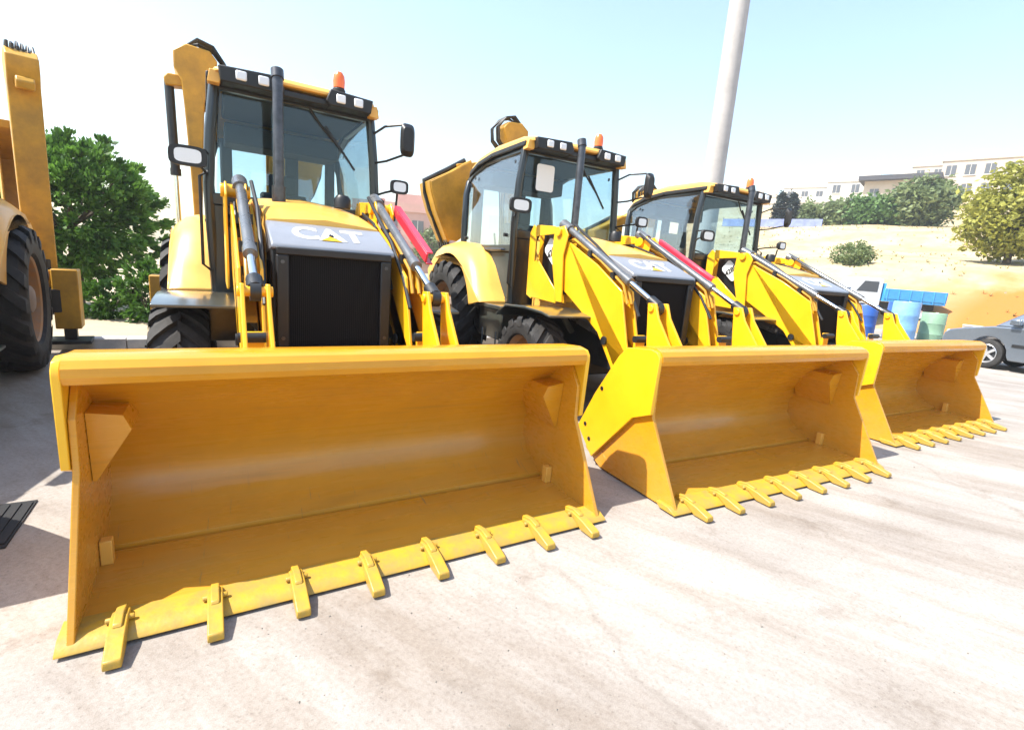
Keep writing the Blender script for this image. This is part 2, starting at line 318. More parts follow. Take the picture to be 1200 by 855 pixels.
    text('badge_lettering', 'CAT', .30, LET, fp, on(.21,-.01), (sl,0,0), .004, 1.05, .80)
    m = MB(); m.prism([(-.07,-.03),(.07,-.03),(0,.05)], .0045, .0065, 'z'); tr = m.build('badge_triangle', YEL, fp, loc=on(.13,-.01)); tr.rotation_euler = (sl,0,0)
    m = MB(); m.tube([(0,0,-.01),(0,0,.012)], .016, 12); lk = m.build('hood_lock', INK, fp, loc=on(.19,.0)); lk.rotation_euler = (sl,0,0)
    # ---- chassis and axles
    m = MB(); m.box(-.38,.38,1.66,5.35,.52,.96); m.box(-.33,.33,1.3,1.66,.55,.78); m.box(-.55,.55,3.6,5.3,.62,1.02); m.build('chassis', DARKM, root, bevel=.01)
    m = MB(); m.prism([(-.72,.40),(-.72,.56),(-.3,.62),(.3,.62),(.72,.56),(.72,.40),(.3,.36),(-.3,.36)], 2.22,2.48,'y'); m.build('front_axle', DARKM, root, bevel=.02)
    m = MB(); m.tube([(-.80,4.55,.72),(.80,4.55,.72)], .17, 16); m.build('rear_axle', DARKM, root)
    for sx in (-1,1):
        X = lambda a,b: (min(sx*a,sx*b), max(sx*a,sx*b))
        make_wheel(root, (sx*.94,2.35,.485), .485, .36, 15, sx)
        make_wheel(root, (sx*.95,4.55,.735), .735, .46, 18, sx)
        # rear fender: arched strip, outer skirt
        prof = [(3.42,1.02),(3.60,1.22),(3.78,1.44),(3.98,1.60),(4.25,1.70),(4.70,1.74),(5.10,1.70),(5.38,1.52)]
        m = MB(); vs = []; k = 6
        for a,b in prof:
            dz = min(.24, max(.02,(b-.98)*.45))
            for xx,zz in ((.62,b),(.84,b),(.96,b-dz*.15),(1.05,b-dz*.5),(1.09,b-dz),(.62,b-dz-.02)): vs.append((sx*xx,a,zz))
        n = len(prof); m.add(vs, [(i*k+j,i*k+(j+1)%k,(i+1)*k+(j+1)%k,(i+1)*k+j) for i in range(n-1) for j in range(k)] + [list(range(k)), list(range((n-1)*k,n*k))[::-1]])
        arc = [(4.55+.84*math.cos(R(t)), .72+.84*math.sin(R(t))) for t in range(25,166,10)]
        low = [(a, b-min(.20, max(.015,(b-.98)*.40))) for a,b in prof]
        m.prism(low[::-1]+[(3.50,.99)] + arc[::-1], *X(1.06,1.088))
        m.build('rear_fender', TAN, root, bevel=.012)
        # front fender
        pf = [(1.86,1.03),(2.0,1.055),(2.35,1.07),(2.75,1.05),(2.98,.93),(2.96,.91),(2.74,1.025),(2.35,1.045),(2.0,1.03),(1.86,1.01)]
        m = MB(); m.prism(pf, *X(.50,1.08)); m.bar((sx*.60,2.4,1.02),(sx*.42,2.4,.80),.05,.05,(0,1,0)); m.build('front_fender', STEPM, root, bevel=.006)
        # step / battery box
        m = MB(); m.box(*X(.42,1.02),2.98,3.66,.95,1.0); m.box(*X(.42,.98),3.0,3.62,.60,.95); m.box(*X(.85,1.08),3.05,3.5,.42,.45)
        m.box(*X(.99,1.01),3.08,3.10,.42,.7); m.box(*X(.99,1.01),3.45,3.47,.42,.7); m.build('step_box', STEPM, root, bevel=.01)
        # stabilizer
        m = MB(); m.box(*X(1.16,1.40),5.42,5.74,.30,1.0); m.box(*X(.3,1.16),5.5,5.68,.78,.98)
        st = m.build('stabilizer', WEATH, root, bevel=.012)
        m = MB(); m.box(*X(1.22,1.34),5.52,5.64,.16,.30); m.box(*X(1.08,1.48),5.38,5.78,.12,.16); m.build('foot_pad', DARKM, st, bevel=.008)
    m = MB(); m.box(-.86,.86,5.34,5.44,.62,1.22); m.box(-.8,.8,5.44,5.52,1.02,1.2); m.build('rear_frame', YEL, root, bevel=.01)
    # ---- cab
    def px(z): return .74 - .075*max(0,(z-1.9))
    m = MB()
    zt = 2.80
    for sx in (-1,1):
        for y0,y1,w,zp in ((3.34,3.36,.085,2.80),(4.88,4.98,.09,2.56)):
            m.tube([(sx*.70,y0+.02,1.0),(sx*.725,y0,1.6),(sx*.735,y0,1.95),(sx*.71,y0+(y1-y0)*.5-.0,2.4),(sx*.66,y1-.02,zp+.03)], .047, 8)
        m.box(min(sx*.70,sx*.745),max(sx*.70,sx*.745),3.38,4.92,1.62,1.70)
        m.box(min(sx*.63,sx*.685),max(sx*.63,sx*.685),3.34,4.4,zt-.05,zt+.03); m.bar((sx*.657,4.38,zt-.01),(sx*.657,4.80,2.68),.055,.08); m.bar((sx*.657,4.76,2.70),(sx*.657,5.0,2.56),.055,.08)
        m.box(min(sx*.66,sx*.735),max(sx*.66,sx*.735),3.38,4.92,.97,1.06)
    m.box(-.66,.66,3.31,3.38,zt-.06,zt+.03); m.box(-.66,.66,4.92,5.0,2.52,2.60); m.box(-.71,.71,3.30,3.37,1.78,1.88); m.box(-.71,.71,3.31,3.37,.97,1.78); m.box(-.71,.71,4.86,4.92,.97,1.50)
    m.box(-.72,.72,3.36,4.9,.955,1.0)
    cab = m.build('cab', CABM, root, bevel=.008)
    def pane(pts, name='window_pane', mt=GLASS, th=.008):
        a = [Vector(p) for p in pts]; nrm = (a[1]-a[0]).cross(a[2]-a[0]).normalized()*th
        k = len(a); mm = MB(); mm.add([p for p in a]+[p+nrm for p in a], [list(range(k)), list(range(k,2*k))[::-1]]+[(i,(i+1)%k,k+(i+1)%k,k+i) for i in range(k)])
        return mm.build(name, mt, cab, smooth=0)
    pane([(-.69,3.335,1.88),(.69,3.335,1.88),(.63,3.345,zt-.05),(-.63,3.345,zt-.05)], 'windshield')
    pane([(-.69,4.90,1.50),(.69,4.90,1.50),(.63,4.97,2.58),(-.63,4.97,2.58)], 'rear_window', SGLASS)
    for sx in (-1,1):
        pane([(sx*.735,3.40,1.70),(sx*.735,4.88,1.70),(sx*.72,4.90,2.1),(sx*.67,4.93,2.58),(sx*.665,4.75,2.68),(sx*.66,4.4,zt-.03),(sx*.66,3.40,zt-.02),(sx*.72,3.40,2.2)], 'side_window', SGLASS)
        m = MB(); m.box(min(sx*.69,sx*.725),max(sx*.69,sx*.725),3.40,4.88,1.06,1.62)
        d = m.build('door_panel', TEAL, cab, bevel=.01)
        m = MB(); m.tube([(sx*.735,3.55,1.645),(sx*.765,3.56,1.645),(sx*.765,4.05,1.645),(sx*.735,4.06,1.645)], .016, 8); m.build('door_handle', STEEL, d)
        for yy,zz in ((3.55,1.82),(3.50,2.66),(4.66,2.60),(4.80,1.80)): m = MB(); m.tube([(sx*.70,yy,zz),(sx*.755-(.06*sx if zz>2.3 else 0),yy,zz)], .022, 10); m.build('window_hinge', BLACK, cab)
        # grab rail beside the front pillar
        m = MB(); m.tube([(sx*.74,3.30,1.2),(sx*.80,3.28,1.25),(sx*.80,3.26,2.0),(sx*.74,3.30,2.05)], .013, 8); m.build('grab_rail', BLACK, cab)
    # roof
    m = MB(); k = 8; vs = []
    st = [(3.16,.62,2.855,2.875),(3.20,.67,2.845,2.915),(3.45,.70,2.84,2.965),(4.1,.71,2.83,2.965),(4.55,.70,2.785,2.925),(4.85,.68,2.71,2.85),(5.04,.62,2.62,2.745),(5.08,.56,2.60,2.66)]
    for y,w,ze,zc in st:
        for xx,zz in ((-w,ze),(-w+.005,ze+(zc-ze)*.45),(-w+.07,ze+(zc-ze)*.82),(-w*.5,zc),(w*.5,zc),(w-.07,ze+(zc-ze)*.82),(w-.005,ze+(zc-ze)*.45),(w,ze)): vs.append((xx,y,zz))
    n = len(st); m.add(vs, [(i*k+j,i*k+(j+1)%k,(i+1)*k+(j+1)%k,(i+1)*k+j) for i in range(n-1) for j in range(k)] + [list(range(k)), list(range((n-1)*k,n*k))[::-1]])
    for sx in (-1,1): m.prism([(sx*.70,2.86),(sx*.72,2.76),(sx*.63,2.76),(sx*.60,2.86)], 3.20,3.30,'y')
    rf = m.build('roof', TAN, cab, bevel=.006, smooth=50)
    m = MB(); m.prism([(-.64,2.885),(-.17,2.905),(-.13,2.80),(-.17,2.765),(-.62,2.765)], 3.12,3.31,'y'); m.prism([(.64,2.885),(.25,2.905),(.21,2.80),(.25,2.765),(.62,2.765)], 3.12,3.31,'y'); m.box(-.16,.24,3.17,3.31,2.765,2.82)
    for sx in (-1,1):
        for (p,q) in zip(((3.25,.712,2.825),(4.1,.722,2.815),(4.55,.712,2.77),(4.85,.692,2.69),(5.03,.63,2.60)), ((4.1,.722,2.815),(4.55,.712,2.77),(4.85,.692,2.69),(5.03,.63,2.60),(5.06,.45,2.58))): m.bar((sx*p[1],p[0],p[2]),(sx*q[1],q[0],q[2]),.03,.055)
    m.build('roof_visor', BLACK, rf, bevel=.01)
    m = MB(); m.box(-.60,.60,3.42,4.50,2.74,2.83); m.box(-.58,.58,4.4,4.86,2.50,2.70); m.box(.06,.20,4.80,4.90,1.5,2.6); m.box(-.62,-.50,4.78,4.92,1.5,2.6); m.box(.52,.62,4.78,4.92,1.5,2.6); m.build('headliner', SEAT, cab, bevel=.02)
    for x in (-.47,-.30,.34,.50):
        m = MB(); m.box(x-.042,x+.042,3.098,3.125,2.795,2.87); lt = m.build('work_light', LAMP, rf, bevel=.012)
    m = MB(); m.lathe([(.001,0),(.06,0),(.06,.03),(.045,.045),(.001,.045)], (.37,3.36,2.945), 'z', 20); bc = m.build('beacon', BLACK, cab)
    m = MB(); m.lathe([(.052,.0),(.056,.06),(.05,.11),(.03,.14),(.001,.15)], (.37,3.36,2.99), 'z', 20); m.build('beacon_dome', AMBER, bc)
    # wiper, interior
    m = MB(); m.tube([(.10,3.31,2.74),(.20,3.325,2.62),(.42,3.325,2.40)], .010, 6); m.bar((.24,3.322,2.62),(.52,3.318,2.26),.012,.02); m.build('wiper', BLACK, cab)
    m = MB(); m.box(-.26,.26,4.05,4.55,1.28,1.42); m.box(-.24,.24,4.45,4.60,1.42,2.05); m.box(-.15,.15,4.52,4.60,2.05,2.26); m.box(-.2,.2,4.1,4.5,1.0,1.28)
    m.box(-.34,-.27,4.1,4.5,1.55,1.60); m.box(.27,.34,4.1,4.5,1.55,1.60); m.build('seat', SEAT, cab, bevel=.03, seg=3)
    m = MB(); m.prism([(3.40,1.0),(3.40,1.80),(3.55,1.78),(3.70,1.55),(3.60,1.0)], -.26,.26); m.tube([(0,3.62,1.6),(0,3.78,1.83)], .03, 10); m.box(.40,.66,3.9,4.6,1.0,1.62); m.box(-.66,-.42,4.3,4.8,1.0,1.55)
    m.tube([(.5,4.0,1.62),(.48,3.95,1.86)],.015,8); m.tube([(.34,4.55,1.5),(.36,4.65,1.9)],.015,8); m.tube([(-.34,4.55,1.5),(-.36,4.65,1.9)],.015,8)
    m.build('console', SKIN, cab, bevel=.015)
    m = MB(); cc = Vector((0,3.80,1.86)); ax = Vector((0,-.55,.83)).normalized(); e1 = Vector((1,0,0)); e2 = ax.cross(e1)
    m.tube([cc+(e1*math.cos(2*math.pi*k/20)+e2*math.sin(2*math.pi*k/20))*.19 for k in range(21)], .014, 8)
    for k in range(3): a = 2*math.pi*k/3+.5; m.tube([cc, cc+(e1*math.cos(a)+e2*math.sin(a))*.19], .012, 6)
    m.build('steering_wheel', BLACK, cab)
    # mirrors
    def mirror(x, y, z, w, h, yaw, arms, name='mirror', lens=None):
        mm = MB()
        c_, s_ = math.cos(yaw), math.sin(yaw)
        pts = []
        for k in range(24):
            a = 2*math.pi*k/24; ca, sa = math.cos(a), math.sin(a)
            pts.append((math.copysign(abs(ca)**.5,ca)*w/2, math.copysign(abs(sa)**.5,sa)*h/2))
        vs = []
        for d, sc in (((0,.7),(.04,1),(.07,.97)) if lens else ((0,1),(.03,1),(.07,.72))):
            for (a,b) in pts: vs.append((x + a*sc*c_ - d*s_*-1*-1, y - d*c_*1 + a*sc*s_, z + b*sc))
        fs = [(i*24+j,i*24+(j+1)%24,i*24+24+(j+1)%24,i*24+24+j) for i in range(2) for j in range(24)] + [list(range(24))[::-1], list(range(48,72))]
        mm.add(vs, fs)
        for ar in arms: mm.tube(ar, .011, 6)
        o = mm.build(name, BLACK, cab)
        if lens:
            g = MB(); g.add([(x+a*.86*c_+.072*s_, y-.0715+a*.86*s_*0, z+b*.80) for a,b in [(p[0]*.80,p[1]*.84) for p in pts]], [list(range(24))[::-1]]); g.build('lens', lens, o, smooth=0); return o
        g = MB(); g.add([(x+a*.93*c_, y+.004+a*.93*s_, z+b*.93) for a,b in pts], [list(range(24))]); g.build('mirror_glass', MIRR, o, smooth=0)
        return o
    mirror(.95,3.02,2.57,.15,.30,.15,[[(.68,3.34,2.62),(.78,3.2,2.70),(.93,3.05,2.72)],[(.70,3.34,2.36),(.80,3.2,2.38),(.93,3.04,2.44)]])
    mirror(-.87,3.02,2.11,.27,.16,0,[[(-.73,3.34,2.02),(-.80,3.2,2.08),(-.87,3.01,2.10)],[(-.73,3.34,2.2),(-.76,3.15,2.2),(-.80,3.01,2.16)]], 'headlight', LAMP)
    mirror(.87,3.02,2.12,.18,.13,0,[[(.73,3.34,2.05),(.80,3.2,2.08),(.87,3.01,2.10)],[(.87,3.03,2.06),(.86,3.06,1.80)]], 'headlight', LAMP)
    # exhaust
    m = MB(); m.tube([(-.22,2.85,1.78),(-.22,2.85,2.80),(-.22,2.87,2.86)], .042, 16, cap=False); m.tube([(-.22,2.85,1.8),(-.22,2.85,1.96)], .055, 16); m.tube([(-.22,2.85,2.805),(-.22,2.872,2.875)], .05, 16)
    m.build('exhaust_stack', STEEL, root)
    m = MB(); m.lathe([(.001,0),(.07,0),(.07,.08),(.05,.11),(.001,.115)], (.28,2.72,1.83), 'z', 20); m.build('air_precleaner', BLACK, root)
    # ---- backhoe: boom, stick, bucket, hoses (swung to the side, u runs along +x)
    m = MB(); boom = [(-.06,.75),(-.06,1.3),(-.05,1.8),(-.07,2.4),(-.10,3.0),(-.12,3.3),(-.19,3.42),(-.19,3.60),(-.06,3.70),(.18,3.68),(.26,3.58),(.22,3.45),(.14,3.3),(.10,3.0),(.07,2.4),(.04,1.8),(.06,1.3),(.06,.75)]
    m.prism(boom, 5.53, 5.85, 'y'); m.prism([(-.26,3.36),(-.10,3.36),(-.10,3.24),(-.28,3.22),(-.30,3.30)], 5.60,5.78,'y'); bo = m.build('backhoe_boom', WEATH, root, bevel=.015)
    m = MB(); m.box(-.30,.30,5.53,5.86,.55,.85); m.tube([(0,5.69,.5),(0,5.69,1.22)], .11, 16); m.build('swing_post', DARKM, bo, bevel=.01)
    m = MB(); m.prism([(-.06,3.22),(.06,3.34),(.24,3.24),(.60,3.02),(.98,2.93),(.92,2.79),(.52,2.84),(.10,3.04)], 5.60,5.80,'y'); m.build('dipper_stick', WEATH, bo, bevel=.012)
    m = MB(); oc = [(.80,3.00),(1.10,2.80),(1.46,2.60),(1.43,2.45),(1.34,2.2),(1.22,1.95),(1.12,1.74),(1.08,1.76),(1.17,1.98),(1.28,2.22),(1.36,2.46),(1.38,2.55),(1.08,2.72),(.80,2.90)]
    m.prism(oc, 5.46,5.94,'y')
    for y in (5.445,5.935): m.prism([(.80,2.98),(1.10,2.79),(1.44,2.59),(1.41,2.45),(1.32,2.2),(1.20,1.95),(1.12,1.78),(.98,1.76),(.80,1.9)], y, y+.02, 'y')
    bb = m.build('backhoe_bucket', WEATH, bo, bevel=.008)
    m = MB(); m.tube([(.82,5.69,3.02),(1.12,5.69,2.83),(1.47,5.69,2.62),(1.44,5.69,2.45),(1.35,5.69,2.2),(1.23,5.69,1.95),(1.12,5.69,1.73)], .035, 8)
    for k in range(5): m.bar((1.12,5.50+k*.095,1.78),(1.07,5.50+k*.095,1.60),.05,.035)
    m.build('bucket_dark_edge', DARKM, bb)  # dark tube paints in the unlit bucket inside along the rim; teeth below
    m = MB(); m.tube([(-.25,5.69,3.30),(-.225,5.69,2.25)], .05, 14); m.tube([(-.225,5.69,2.30),(-.224,5.69,2.22)], .058, 14); bc2 = m.build('boom_cylinder', DARKM, bo)
    m = MB(); m.tube([(-.225,5.69,2.24),(-.20,5.69,1.0)], .026, 12); m.build('rod', CHROME, bc2)
    rnd = random.Random(4)
    m = MB()
    for k in range(6):
        yy = 5.56+k*.05; a = .30+.05*rnd.random()
        m.tube([(-.12+.02*k,yy,3.45),(-.08,yy,3.66+.02*k),(.06,yy,3.78+.03*rnd.random()),(.22,yy,3.74),(a+.02,yy,3.58),(a,yy,3.40),(.2,yy,3.28)], .016, 7)
    for k in range(3): m.tube([(.10,5.60+k*.07,3.3),(.15+.02*k,5.58+k*.07,2.9),(.13,5.6+k*.07,2.4),(.09,5.6+k*.07,1.9),(.12,5.6+k*.06,1.2)], .015, 7)
    m.build('hydraulic_hose', HOSE, bo)
    return root

M = make_backhoe()
machines = [M] + [copy_tree(M) for _ in range(3)]
place = [((.7215,2.0218,.004),0.0), ((3.632,1.8312,.004),-.0468), ((6.9365,1.9728,.004),-.0404), ((-2.35,2.22,.004),.08)]
labs = ['yellow backhoe loader seen head on, black grille above the biggest, nearest bucket',
        'yellow backhoe loader with a white paper sheet on its windshield',
        'yellow backhoe loader nearest the grey car and blue drums, grey pole rising behind its cab',
        'yellow backhoe loader cut off by the frame, its upright boom before the round tree']
boom_set = [(-.86, 1), (.36, -1), (.42, -1), (1.06, -1)]
for o, (loc, a), lb, (bx, sgn) in zip(machines, place, labs, boom_set):
    o.location = loc; o.rotation_euler = (0,0,a)
    tag(o, lb, 'backhoe loader', 'backhoe loaders parked in a row')
    for ch in list(o.children):
        if ch.name.startswith('backhoe_boom'):
            ch.location = (bx,0,0); ch.scale = (sgn,1,1)
            if o is machines[3]:                       # this one is folded straight back
                an = R(102); ch.rotation_euler = (0,0,an); ch.scale = (1,.85,.90)
                ch.location = (bx+5.69*.85*math.sin(an), 5.69-5.69*.85*math.cos(an), 0)
                for g in list(ch.children):
                    if g.name.startswith('boom_cylinder'):
                        for gg in list(g.children): bpy.data.objects.remove(gg)
                        bpy.data.objects.remove(g)
        if o is machines[2] and ch.name.startswith('backhoe_boom'): ch.scale = (sgn,1,.86)
        if o is machines[2] and ch.name.startswith('lift_arm_brace'): bpy.data.objects.remove(ch); continue
        if o is machines[1] and ch.name.split('.')[0] == 'cab':
            m = MB()
            pts = []
            for cx_, cz_, a0 in ((.09,.12,0),(-.09,.12,90),(-.09,-.12,180),(.09,-.12,270)):
                for q in range(5): an = R(a0+q*22.5); pts.append((-.38+cx_+.03*math.cos(an), 2.50+cz_+.03*math.sin(an)))
            m.prism(pts, 3.318, 3.322, 'y'); m.build('paper_sheet', WHITE, ch, smooth=0)

# ------------------------------------------------------------------ ground, yard, kerb, hill
def concrete():
    m = bpy.data.materials.new('concrete'); m.use_nodes = True; nt = m.node_tree; b = nt.nodes['Principled BSDF']; L = nt.links
    tc = nt.nodes.new('ShaderNodeTexCoord')
    def noise(scale, detail, rough, mapping=None):
        n = nt.nodes.new('ShaderNodeTexNoise'); n.inputs['Scale'].default_value = scale; n.inputs['Detail'].default_value = detail; n.inputs['Roughness'].default_value = rough
        if mapping:
            mr_ = nt.nodes.new('ShaderNodeMapping'); mr_.inputs['Rotation'].default_value = (0,0,mapping[1]); mp = nt.nodes.new('ShaderNodeMapping'); mp.inputs['Scale'].default_value = mapping[0]; mp.inputs['Location'].default_value = mapping[2]
            L.new(tc.outputs['Object'], mr_.inputs['Vector']); L.new(mr_.outputs[0], mp.inputs['Vector']); L.new(mp.outputs[0], n.inputs['Vector'])
        else: L.new(tc.outputs['Object'], n.inputs['Vector'])
        return n.outputs['Fac']
    def ramp(src, p0, p1, c0, c1):
        r = nt.nodes.new('ShaderNodeValToRGB'); e = r.color_ramp.elements; e[0].position = p0; e[1].position = p1; e[0].color = (*c0,1); e[1].color = (*c1,1); L.new(src, r.inputs['Fac']); return r.outputs['Color']
    def mul(a, b_, f=1.0):
        x = nt.nodes.new('ShaderNodeMix'); x.data_type = 'RGBA'; x.blend_type = 'MULTIPLY'; x.inputs['Factor'].default_value = f; L.new(a, x.inputs[6]); L.new(b_, x.inputs[7]); return x.outputs[2]
    base = ramp(noise(.55,8,.62), .36, .62, (.285,.256,.230), (.385,.352,.318))
    streak = ramp(noise(.9,9,.72,((.42,2.3,1),R(62.6),(3,1,0))), .36, .55, (.76,.71,.66), (1.04,1.04,1.04))
    speck = ramp(noise(55,4,.75), .34, .58, (.86,.84,.82), (1.03,1.03,1.03))
    grain = ramp(noise(260,3,.7), .35, .65, (.82,.82,.82), (1.1,1.1,1.1))
    blot = ramp(noise(2.2,6,.7,((1,1,1),0,(7,3,0))), .30, .42, (.74,.70,.66), (1,1,1))
    vo = nt.nodes.new('ShaderNodeTexVoronoi'); vo.inputs['Scale'].default_value = 38; vo.feature = 'F1'; L.new(tc.outputs['Object'], vo.inputs['Vector'])
    peb = ramp(vo.outputs['Distance'], .10, .22, (.62,.60,.58), (1,1,1))
    vc = nt.nodes.new('ShaderNodeTexVoronoi'); vc.feature = 'DISTANCE_TO_EDGE'; vc.inputs['Scale'].default_value = .22
    wq = nt.nodes.new('ShaderNodeTexNoise'); wq.inputs['Scale'].default_value = 1.5; wq.inputs['Detail'].default_value = 6; L.new(tc.outputs['Object'], wq.inputs['Vector'])
    wm = nt.nodes.new('ShaderNodeMix'); wm.data_type = 'RGBA'; wm.inputs['Factor'].default_value = .35; L.new(tc.outputs['Object'], wm.inputs[6]); L.new(wq.outputs['Color'], wm.inputs[7]); L.new(wm.outputs[2], vc.inputs['Vector'])
    crack = ramp(vc.outputs['Distance'], .0, .0035, (.55,.52,.48), (1,1,1))
    oil = ramp(noise(.8,5,.6,((1,1,1),0,(1.3,8.2,0))), .24, .33, (.52,.49,.46), (1,1,1))
    c = mul(mul(mul(mul(base, streak), speck), grain, .8), blot); c = mul(mul(mul(c, peb, .5), crack, .3), oil, .8)
    L.new(c, b.inputs['Base Color']); b.inputs['Roughness'].default_value = .85; b.inputs['Specular IOR Level'].default_value = .3
    bp = nt.nodes.new('ShaderNodeBump'); bp.inputs['Strength'].default_value = .35; bp.inputs['Distance'].default_value = .006; L.new(noise(140,5,.75), bp.inputs['Height']); L.new(bp.outputs[0], b.inputs['Normal'])
    return m
CONC = concrete()
SOIL = mat('pale_soil', (.46,.38,.26), .95, col2=(.36,.28,.18), vscale=.6, bump=.6, bscale=9, detail=8)
m = MB(); m.add([(-700,-700,0),(900,-700,0),(900,900,0),(-700,900,0)], [(0,1,2,3)]); tag(m.build('ground', SOIL, smooth=0, recalc=False), kind='structure')
m = MB(); m.add([(-40,-30,.004),(27,-30,.004),(27,17,.004),(6,17,.004),(6,8.05,.004),(-40,8.05,.004)], [(0,1,2,3,4,5)]); tag(m.build('concrete_yard', CONC, smooth=0, recalc=False), kind='structure')
KERB = mat('kerb_stone', (.60,.58,.55), .8, var=.2, vscale=5)
m = MB()
for k in range(26): m.prism([(8.0,0),(8.0,.13),(8.02,.15),(8.16,.15),(8.18,.13),(8.18,0)], -20+k*1.0, -20+k*1.0+.99)
tag(m.build('kerb', KERB, bevel=.006), kind='structure')

def interp(x, xs, ys):
    if x <= xs[0]: return ys[0]
    for i in range(len(xs)-1):
        if x <= xs[i+1]: t = (x-xs[i])/(xs[i+1]-xs[i]); t = t*t*(3-2*t)*.5+t*.5; return ys[i]+(ys[i+1]-ys[i])*t
    return ys[-1]
from mathutils import noise as mn
def hill_h(x, y):
    d = x*.96 + y*.28
    h = interp(d, [27,31,35,48,58,72,110,170,260,420], [-.4,1.5,3.3,4.9,7.6,9.4,17.5,25,33,40])
    az = y/max(x,1)
    f = max(0, min(1, (1.25-az)/.45)); f = f*f*(3-2*f)
    h = -.4 + (h+.4)*f
    h += (mn.noise(Vector((x*.12,y*.12,0)))*.35 + mn.noise(Vector((x*.4,y*.4,3)))*.12)*min(1,max(0,h))
    return h
def hill_mat():
    m = mat('hillside_soil', (.49,.40,.25), .95, col2=(.35,.25,.12), vscale=.35, bump=.9, bscale=2.5, detail=12)
    nt = m.node_tree; b = nt.nodes['Principled BSDF']; src = b.inputs['Base Color'].links[0].from_socket
    tc = nt.nodes.new('ShaderNodeTexCoord'); sp = nt.nodes.new('ShaderNodeSeparateXYZ'); nt.links.new(tc.outputs['Object'], sp.inputs[0])
    n = nt.nodes.new('ShaderNodeTexNoise'); n.inputs['Scale'].default_value = .35; n.inputs['Detail'].default_value = 6; nt.links.new(tc.outputs['Object'], n.inputs['Vector'])
    ad = nt.nodes.new('ShaderNodeMath'); ad.operation = 'MULTIPLY_ADD'; ad.inputs[1].default_value = 3.0; nt.links.new(n.outputs['Fac'], ad.inputs[0]); nt.links.new(sp.outputs['Z'], ad.inputs[2])
    mr = nt.nodes.new('ShaderNodeMapRange'); mr.inputs['From Min'].default_value = 4.4; mr.inputs['From Max'].default_value = 3.6; nt.links.new(ad.outputs[0], mr.inputs['Value'])
    # the cut bank of orange earth lies at the right-hand (low y) end of the slope
    my = nt.nodes.new('ShaderNodeMapRange'); my.inputs['From Min'].default_value = 11.5; my.inputs['From Max'].default_value = 8.5; nt.links.new(sp.outputs['Y'], my.inputs['Value'])
    mu = nt.nodes.new('ShaderNodeMath'); mu.operation = 'MULTIPLY'; nt.links.new(mr.outputs[0], mu.inputs[0]); nt.links.new(my.outputs[0], mu.inputs[1])
    mx = nt.nodes.new('ShaderNodeMix'); mx.data_type = 'RGBA'; nt.links.new(mu.outputs[0], mx.inputs['Factor']); nt.links.new(src, mx.inputs[6]); mx.inputs[7].default_value = (.44,.15,.025,1)
    nt.links.new(mx.outputs[2], b.inputs['Base Color'])
    return m
HILL = hill_mat()
m = MB(); xs = [22+i*.8 for i in range(60)] + [70+i*6 for i in range(60)]; ys = [-70+i*3 for i in range(24)] + [2+i*.8 for i in range(60)] + [50+i*6 for i in range(55)]
ny = len(ys); m.add([(x,y,hill_h(x,y)) for x in xs for y in ys], [(i*ny+j,(i+1)*ny+j,(i+1)*ny+j+1,i*ny+j+1) for i in range(len(xs)-1) for j in range(ny-1)])
tag(m.build('hillside', HILL, smooth=60), kind='structure')
rnd = random.Random(77); m = MB(); st = MB(); q = 0
while q < 1500:
    x, y = rnd.uniform(28,72), rnd.uniform(-5,46)
    if mn.noise(Vector((x*.11,y*.11,9))) + rnd.uniform(-.35,.35) < .05: continue
    q += 1; z = hill_h(x,y); sc = rnd.uniform(.05,.15)*(1+x/80)
    if rnd.random() < .25:
        a = rnd.uniform(0,6); r = sc*.5; c_ = [(x+r*math.cos(a+k*1.26)*rnd.uniform(.7,1.2), y+r*math.sin(a+k*1.26)*rnd.uniform(.7,1.2), z-.03) for k in range(5)]
        st.add(c_+[(x+.3*r,y,z+r*.9),(x-.3*r,y+.2*r,z+r*.75)], [(0,1,5),(1,2,6,5),(2,3,6),(3,4,6),(4,0,5,6)])
    else:
        for k in range(7):
            a = rnd.uniform(0,6.28); d = Vector((math.cos(a),math.sin(a),rnd.uniform(.8,2))).normalized()*sc*rnd.uniform(.7,1.4); w = Vector((-math.sin(a),math.cos(a),0))*sc*.12
            b0 = Vector((x,y,z-.02)); m.add([b0-w,b0+w,b0+d], [(0,1,2)])
tag(m.build('dry_grass', mat('dry_grass_blades', (.30,.24,.10), .9, var=.4, vscale=1.2, col2=(.16,.17,.06)), smooth=0, recalc=False), kind='stuff')
tag(st.build('loose_stones', mat('stone', (.30,.25,.19), .9, var=.3, vscale=2), smooth=0, recalc=False), kind='stuff')
m = MB(); rnd = random.Random(12)
for _ in range(3200):
    x, y = rnd.uniform(-3,9), rnd.uniform(.2,6.5)
    if mn.noise(Vector((x*.9,y*.5,4))) + rnd.uniform(-.4,.4) < .1: continue
    r = rnd.uniform(.0018,.006)*(1.6 if rnd.random() < .06 else 1); a = rnd.uniform(0,6)
    c_ = [(x+r*math.cos(a+k*2.09)*rnd.uniform(.8,1.3), y+r*math.sin(a+k*2.09)*rnd.uniform(.8,1.3), .004) for k in range(3)]
    m.add(c_+[(x,y,.004+r*rnd.uniform(.6,1.1))], [(0,1,3),(1,2,3),(2,0,3)])
tag(m.build('loose_grit', mat('grit_stone', (.20,.18,.155), .9), smooth=0, recalc=False), kind='stuff')
# dark slatted plate lying flat on the yard by the bucket
m = MB(); m.box(-1.60,-.86,2.90,3.40,.005,.012)
for k in range(16): m.box(-1.57+k*.045,-1.545+k*.045,2.93,3.37,.012,.018)
o = m.build('dark_slatted_plate', mat('black_rubber', (.012,.012,.013), .7)); tag(o, 'flat black rectangular plate lying on the shaded concrete', 'cover')

